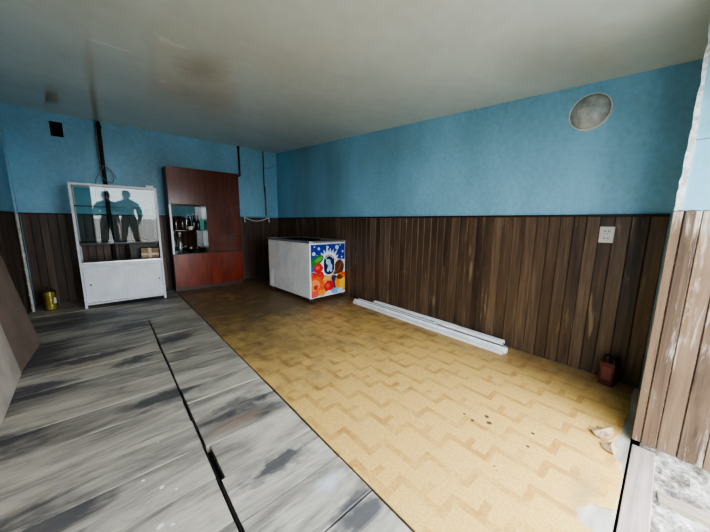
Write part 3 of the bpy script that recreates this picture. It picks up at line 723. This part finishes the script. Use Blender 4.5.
# ------------------------------------------------------------------ right wall: lamp and socket
t = thing('wall_lamp', 'round wall lamp with dusty glass dome high on the right wall', 'lamp', (XR, .535, 2.085))
MB().lathe([(.135, 0), (.135, -.02), (.132, -.026), (.125, -.026), (.125, -.01)], None, 40, ax='x').make('rim', 'chrome', t)
MB().lathe([(.1255, -.012), (.123, -.020), (.112, -.038), (.082, -.062), (.05, -.074), (.02, -.079), (.001, -.080)], None, 40, ax='x').make('glass_dome', 'lamp_glass', t)
t = thing('power_socket', 'white double power socket on the dark plank wainscot', 'socket', (XR - .0166, .330, 1.145))
MB().box((-.010, -.044, -.062), (0, .044, .062), bev=.003).make('cover_plate', 'socket', t)
for z in (-.028, .028):
    o = MB().lathe([(.026, -.0095), (.026, -.013), (.022, -.013), (.019, -.0102)], None, 20, (0, 0, z), 'x').make('outlet', 'socket', t)
    for q in (-.0105, .0105): MB().lathe([(.0048, -.010), (.0048, -.0138)], None, 12, (0, q, z), 'x').make('pin_hole', 'black', o)
# red canister in the dark front right corner
t = thing('red_canister', 'small dull red metal canister on the floor in the dark corner below the socket', 'canister', (2.80, .185, .003), math.radians(-12))
MB().box((-.055, -.045, 0), (.055, .045, .185), bev=.008).make('body', 'red_paint', t)
MB().box((-.0565, -.030, .05), (-.054, .030, .15)).make('label_sticker', 'pink_label', t)
MB().lathe([(.016, .183), (.016, .21), (.02, .212), (.02, .232), (.016, .235)], None, 16, (-.02, .015, 0)).make('cap', 'black', t)
MB().tube([(.04, -.03, .18), (.04, -.03, .21), (.0, -.03, .222), (-.04, -.03, .21), (-.04, -.03, .18)], .006, n=8).make('handle', 'black', t)

# ------------------------------------------------------------------ two people standing in the doorway (seen in the cabinet glass)
def person(name, label, x, y, h, jm, tm, hold, legs=.10):
    t = thing(name, label, 'person', (x, y, -.03))
    k = h / 1.76
    V = []; E = []; R = []
    def v(p, r, prev=None):
        V.append(Vector(p) * k); R.append(r * k)
        if prev is not None: E.append((prev, len(V) - 1))
        return len(V) - 1
    pel = v((0, 0, .96), .155); wa = v((0, .005, 1.10), .155, pel); ch = v((0, 0, 1.28), .176, wa); up = v((0, -.01, 1.43), .15, ch)
    nk = v((0, 0, 1.52), .058, up); hd = v((0, .015, 1.60), .088, nk); tp = v((0, .005, 1.69), .088, hd); v((0, 0, 1.745), .05, tp)
    for s in (-1, 1):
        hip = v((s * .095, 0, .88), .115, pel); kn = v((s * (.10 + legs * .5), .01, .50), .086, hip); an = v((s * (.11 + legs), -.01, .10), .070, kn)
        v((s * (.12 + legs), .13, .045), .048, v((s * (.115 + legs), .04, .055), .055, an))
        sh = v((s * .20, -.01, 1.41), .092, up)
        if hold:
            el = v((s * .25, .02, 1.14), .072, sh); wr_ = v((s * .14, .22, 1.17), .040, el); pa = v((s * .085, .27, 1.19), .036, wr_); d = Vector((-s * .5, .1, .25))
        else:
            el = v((s * .285, -.05, 1.12), .074, sh); wr_ = v((s * .24, .07, .93), .042, el); pa = v((s * .215, .10, .86), .038, wr_); d = Vector((-s * .2, .25, -.9))
        d.normalize(); side = Vector((0, 0, 1)).cross(d).normalized() if abs(d.z) < .8 else Vector((0, 1, 0))
        p = Vector(V[pa]) / k
        for q, (o, ln) in enumerate(((-.024, .062), (-.008, .072), (.008, .068), (.024, .055))):
            a = v(p + side * o + d * .035, .011, pa); bb = v(p + side * o + d * (.035 + ln * .55) + Vector((0, .008, 0)), .0095, a); v(p + side * o + d * (.035 + ln) + Vector((0, .02, -.004)), .008, bb)
        a = v(p + side * -.034 + d * .005, .012, pa); v(p + side * -.052 + d * .035, .009, a)
    me = bpy.data.meshes.new('body'); me.from_pydata(V, E, []); o = bpy.data.objects.new('body', me); C.objects.link(o)
    sk = o.modifiers.new('skin', 'SKIN'); sk.use_smooth_shade = True
    for i, sv in enumerate(me.skin_vertices[0].data):
        sv.radius = (R[i], R[i] * (.72 if i in (pel, wa, ch, up) else 1)); sv.use_root = (i == pel)
    ss = o.modifiers.new('sub', 'SUBSURF'); ss.levels = 2; ss.render_levels = 2
    dg = bpy.context.evaluated_depsgraph_get(); nm = bpy.data.meshes.new_from_object(o.evaluated_get(dg))
    bpy.data.objects.remove(o); nm.name = 'body'
    nm.materials.clear()
    for m in ('skin', jm, tm, 'boots'): nm.materials.append(M[m])
    for f in nm.polygons:
        c = f.center / k; f.use_smooth = True
        hand = (hold and c.y > .225 and c.z > 1.05) or ((not hold) and abs(c.x) > .15 and c.z < .91 and c.y > .045)
        f.material_index = 0 if (c.z > 1.505 or hand) else (1 if c.z > .90 else (2 if c.z > .12 else 3))
    body = bpy.data.objects.new('body', nm); C.objects.link(body); body.parent = t
    hair = MB(); hair.lathe([(.080, 1.60), (.096, 1.65), (.098, 1.69), (.084, 1.735), (.058, 1.764), (.03, 1.778), (.001, 1.782)], None, 20, (0, -.012, 0)); ho = hair.make('hair', 'hair', t); ho.scale = (k, k, k)
    for s in (-1, 1): e = MB().lathe([(.001, -.01), (.009, -.006), (.011, 0), (.006, .006), (.001, .008)], None, 10, (s * .034, .092, 1.635), 'y').make('eye', 'boots', t); e.scale = (k, k, k)
    b = MB().tube([(0, .090, 1.64), (0, .112, 1.60), (0, .098, 1.592)], [.009, .016, .012], n=8); n = b.make('nose', 'skin', t); n.scale = (k, k, k)
    b = MB().tube([(-.024, .090, 1.563), (0, .098, 1.561), (.024, .090, 1.563)], .006, n=6); n = b.make('mouth', 'red_paint', t); n.scale = (k, k, k)
    for s in (-1, 1): n = MB().lathe([(.001, -.008), (.02, -.004), (.026, .004), (.014, .01)], None, 12, (s * .092, .0, 1.62), 'x').make('ear', 'skin', t); n.scale = (k, k, k)
    b = MB().lathe([(.085, 1.455), (.092, 1.49), (.082, 1.52), (.07, 1.50)], None, 18); n = b.make('collar', jm, t); n.scale = (k, k, k)
    return t
person('person', 'person in a dark jacket standing in the doorway holding up a phone', .09, -.80, 1.88, 'jacket', 'trousers', True, .05)
person('person', 'person in a grey-blue jacket standing in the doorway, arms at the hips', .58, -1.15, 1.95, 'jacket2', 'trousers2', False, .09)
t = thing('smartphone', 'dark smartphone held up by the person in the dark jacket', 'phone', (.09, -.462, 1.22))
MB().box((-.078, -.004, 0), (.078, .004, .076), bev=.003).make('case', 'black', t); MB().lathe([(.006, .004), (.006, .006)], None, 12, (-.06, 0, .06), 'y').make('camera_lens', 'dark_glass', t)

# ------------------------------------------------------------------ light
w = bpy.data.worlds.new('overcast_sky'); bpy.context.scene.world = w; w.use_nodes = True
nt = w.node_tree; nt.nodes.clear()
out = nt.nodes.new('ShaderNodeOutputWorld'); bg = nt.nodes.new('ShaderNodeBackground'); nt.links.new(bg.outputs[0], out.inputs[0])
tc = nt.nodes.new('ShaderNodeTexCoord'); sp = nt.nodes.new('ShaderNodeSeparateXYZ'); nt.links.new(tc.outputs['Generated'], sp.inputs[0])
rp = nt.nodes.new('ShaderNodeValToRGB'); nt.links.new(sp.outputs[2], rp.inputs[0])
rp.color_ramp.elements[0].position = 0; rp.color_ramp.elements[0].color = (.97, .98, 1.0, 1)
rp.color_ramp.elements[1].position = .8; rp.color_ramp.elements[1].color = (.84, .91, 1.0, 1)
nt.links.new(rp.outputs[0], bg.inputs[0]); bg.inputs[1].default_value = 6.0
pl = bpy.data.lights.new('doorway_portal', 'AREA'); pl.shape = 'RECTANGLE'; pl.size = 2.4; pl.size_y = 2.25; pl.cycles.is_portal = True
po = bpy.data.objects.new('doorway_portal', pl); C.objects.link(po); po.location = (.93, -.45, 1.1); po.rotation_euler = (math.radians(90), 0, 0)

# ------------------------------------------------------------------ camera (solved from the photograph's vanishing points)
f, pt_, yw, rl = 278.65, .156093, -.727092, .0108995
cam = bpy.data.cameras.new('camera'); co = bpy.data.objects.new('camera', cam); C.objects.link(co); bpy.context.scene.camera = co
cam.sensor_fit = 'HORIZONTAL'; cam.sensor_width = 36; cam.lens = 36 * f / 710; cam.clip_start = .02; cam.clip_end = 200
cy, sy = math.cos(yw), math.sin(yw)
r = Vector((cy, sy, 0)); fw = Vector((-sy, cy, 0)); up = Vector((0, 0, 1))
wd = fw * math.cos(pt_) - up * math.sin(pt_); u0 = up * math.cos(pt_) + fw * math.sin(pt_)
R_ = r * math.cos(rl) + u0 * math.sin(rl); U_ = u0 * math.cos(rl) - r * math.sin(rl)
mw = Matrix((R_, U_, -wd)).transposed().to_4x4(); mw.translation = Vector((0, 0, 1.22)); co.matrix_world = mw

sc = bpy.context.scene
sc.view_settings.view_transform = 'AgX'; sc.view_settings.exposure = 1.3
try: sc.view_settings.look = 'AgX - Medium High Contrast'
except Exception: pass
sc.cycles.use_denoising = True
sc.cycles.max_bounces = 10; sc.cycles.diffuse_bounces = 6; sc.cycles.glossy_bounces = 5; sc.cycles.transparent_max_bounces = 12
sc.cycles.sample_clamp_indirect = 8
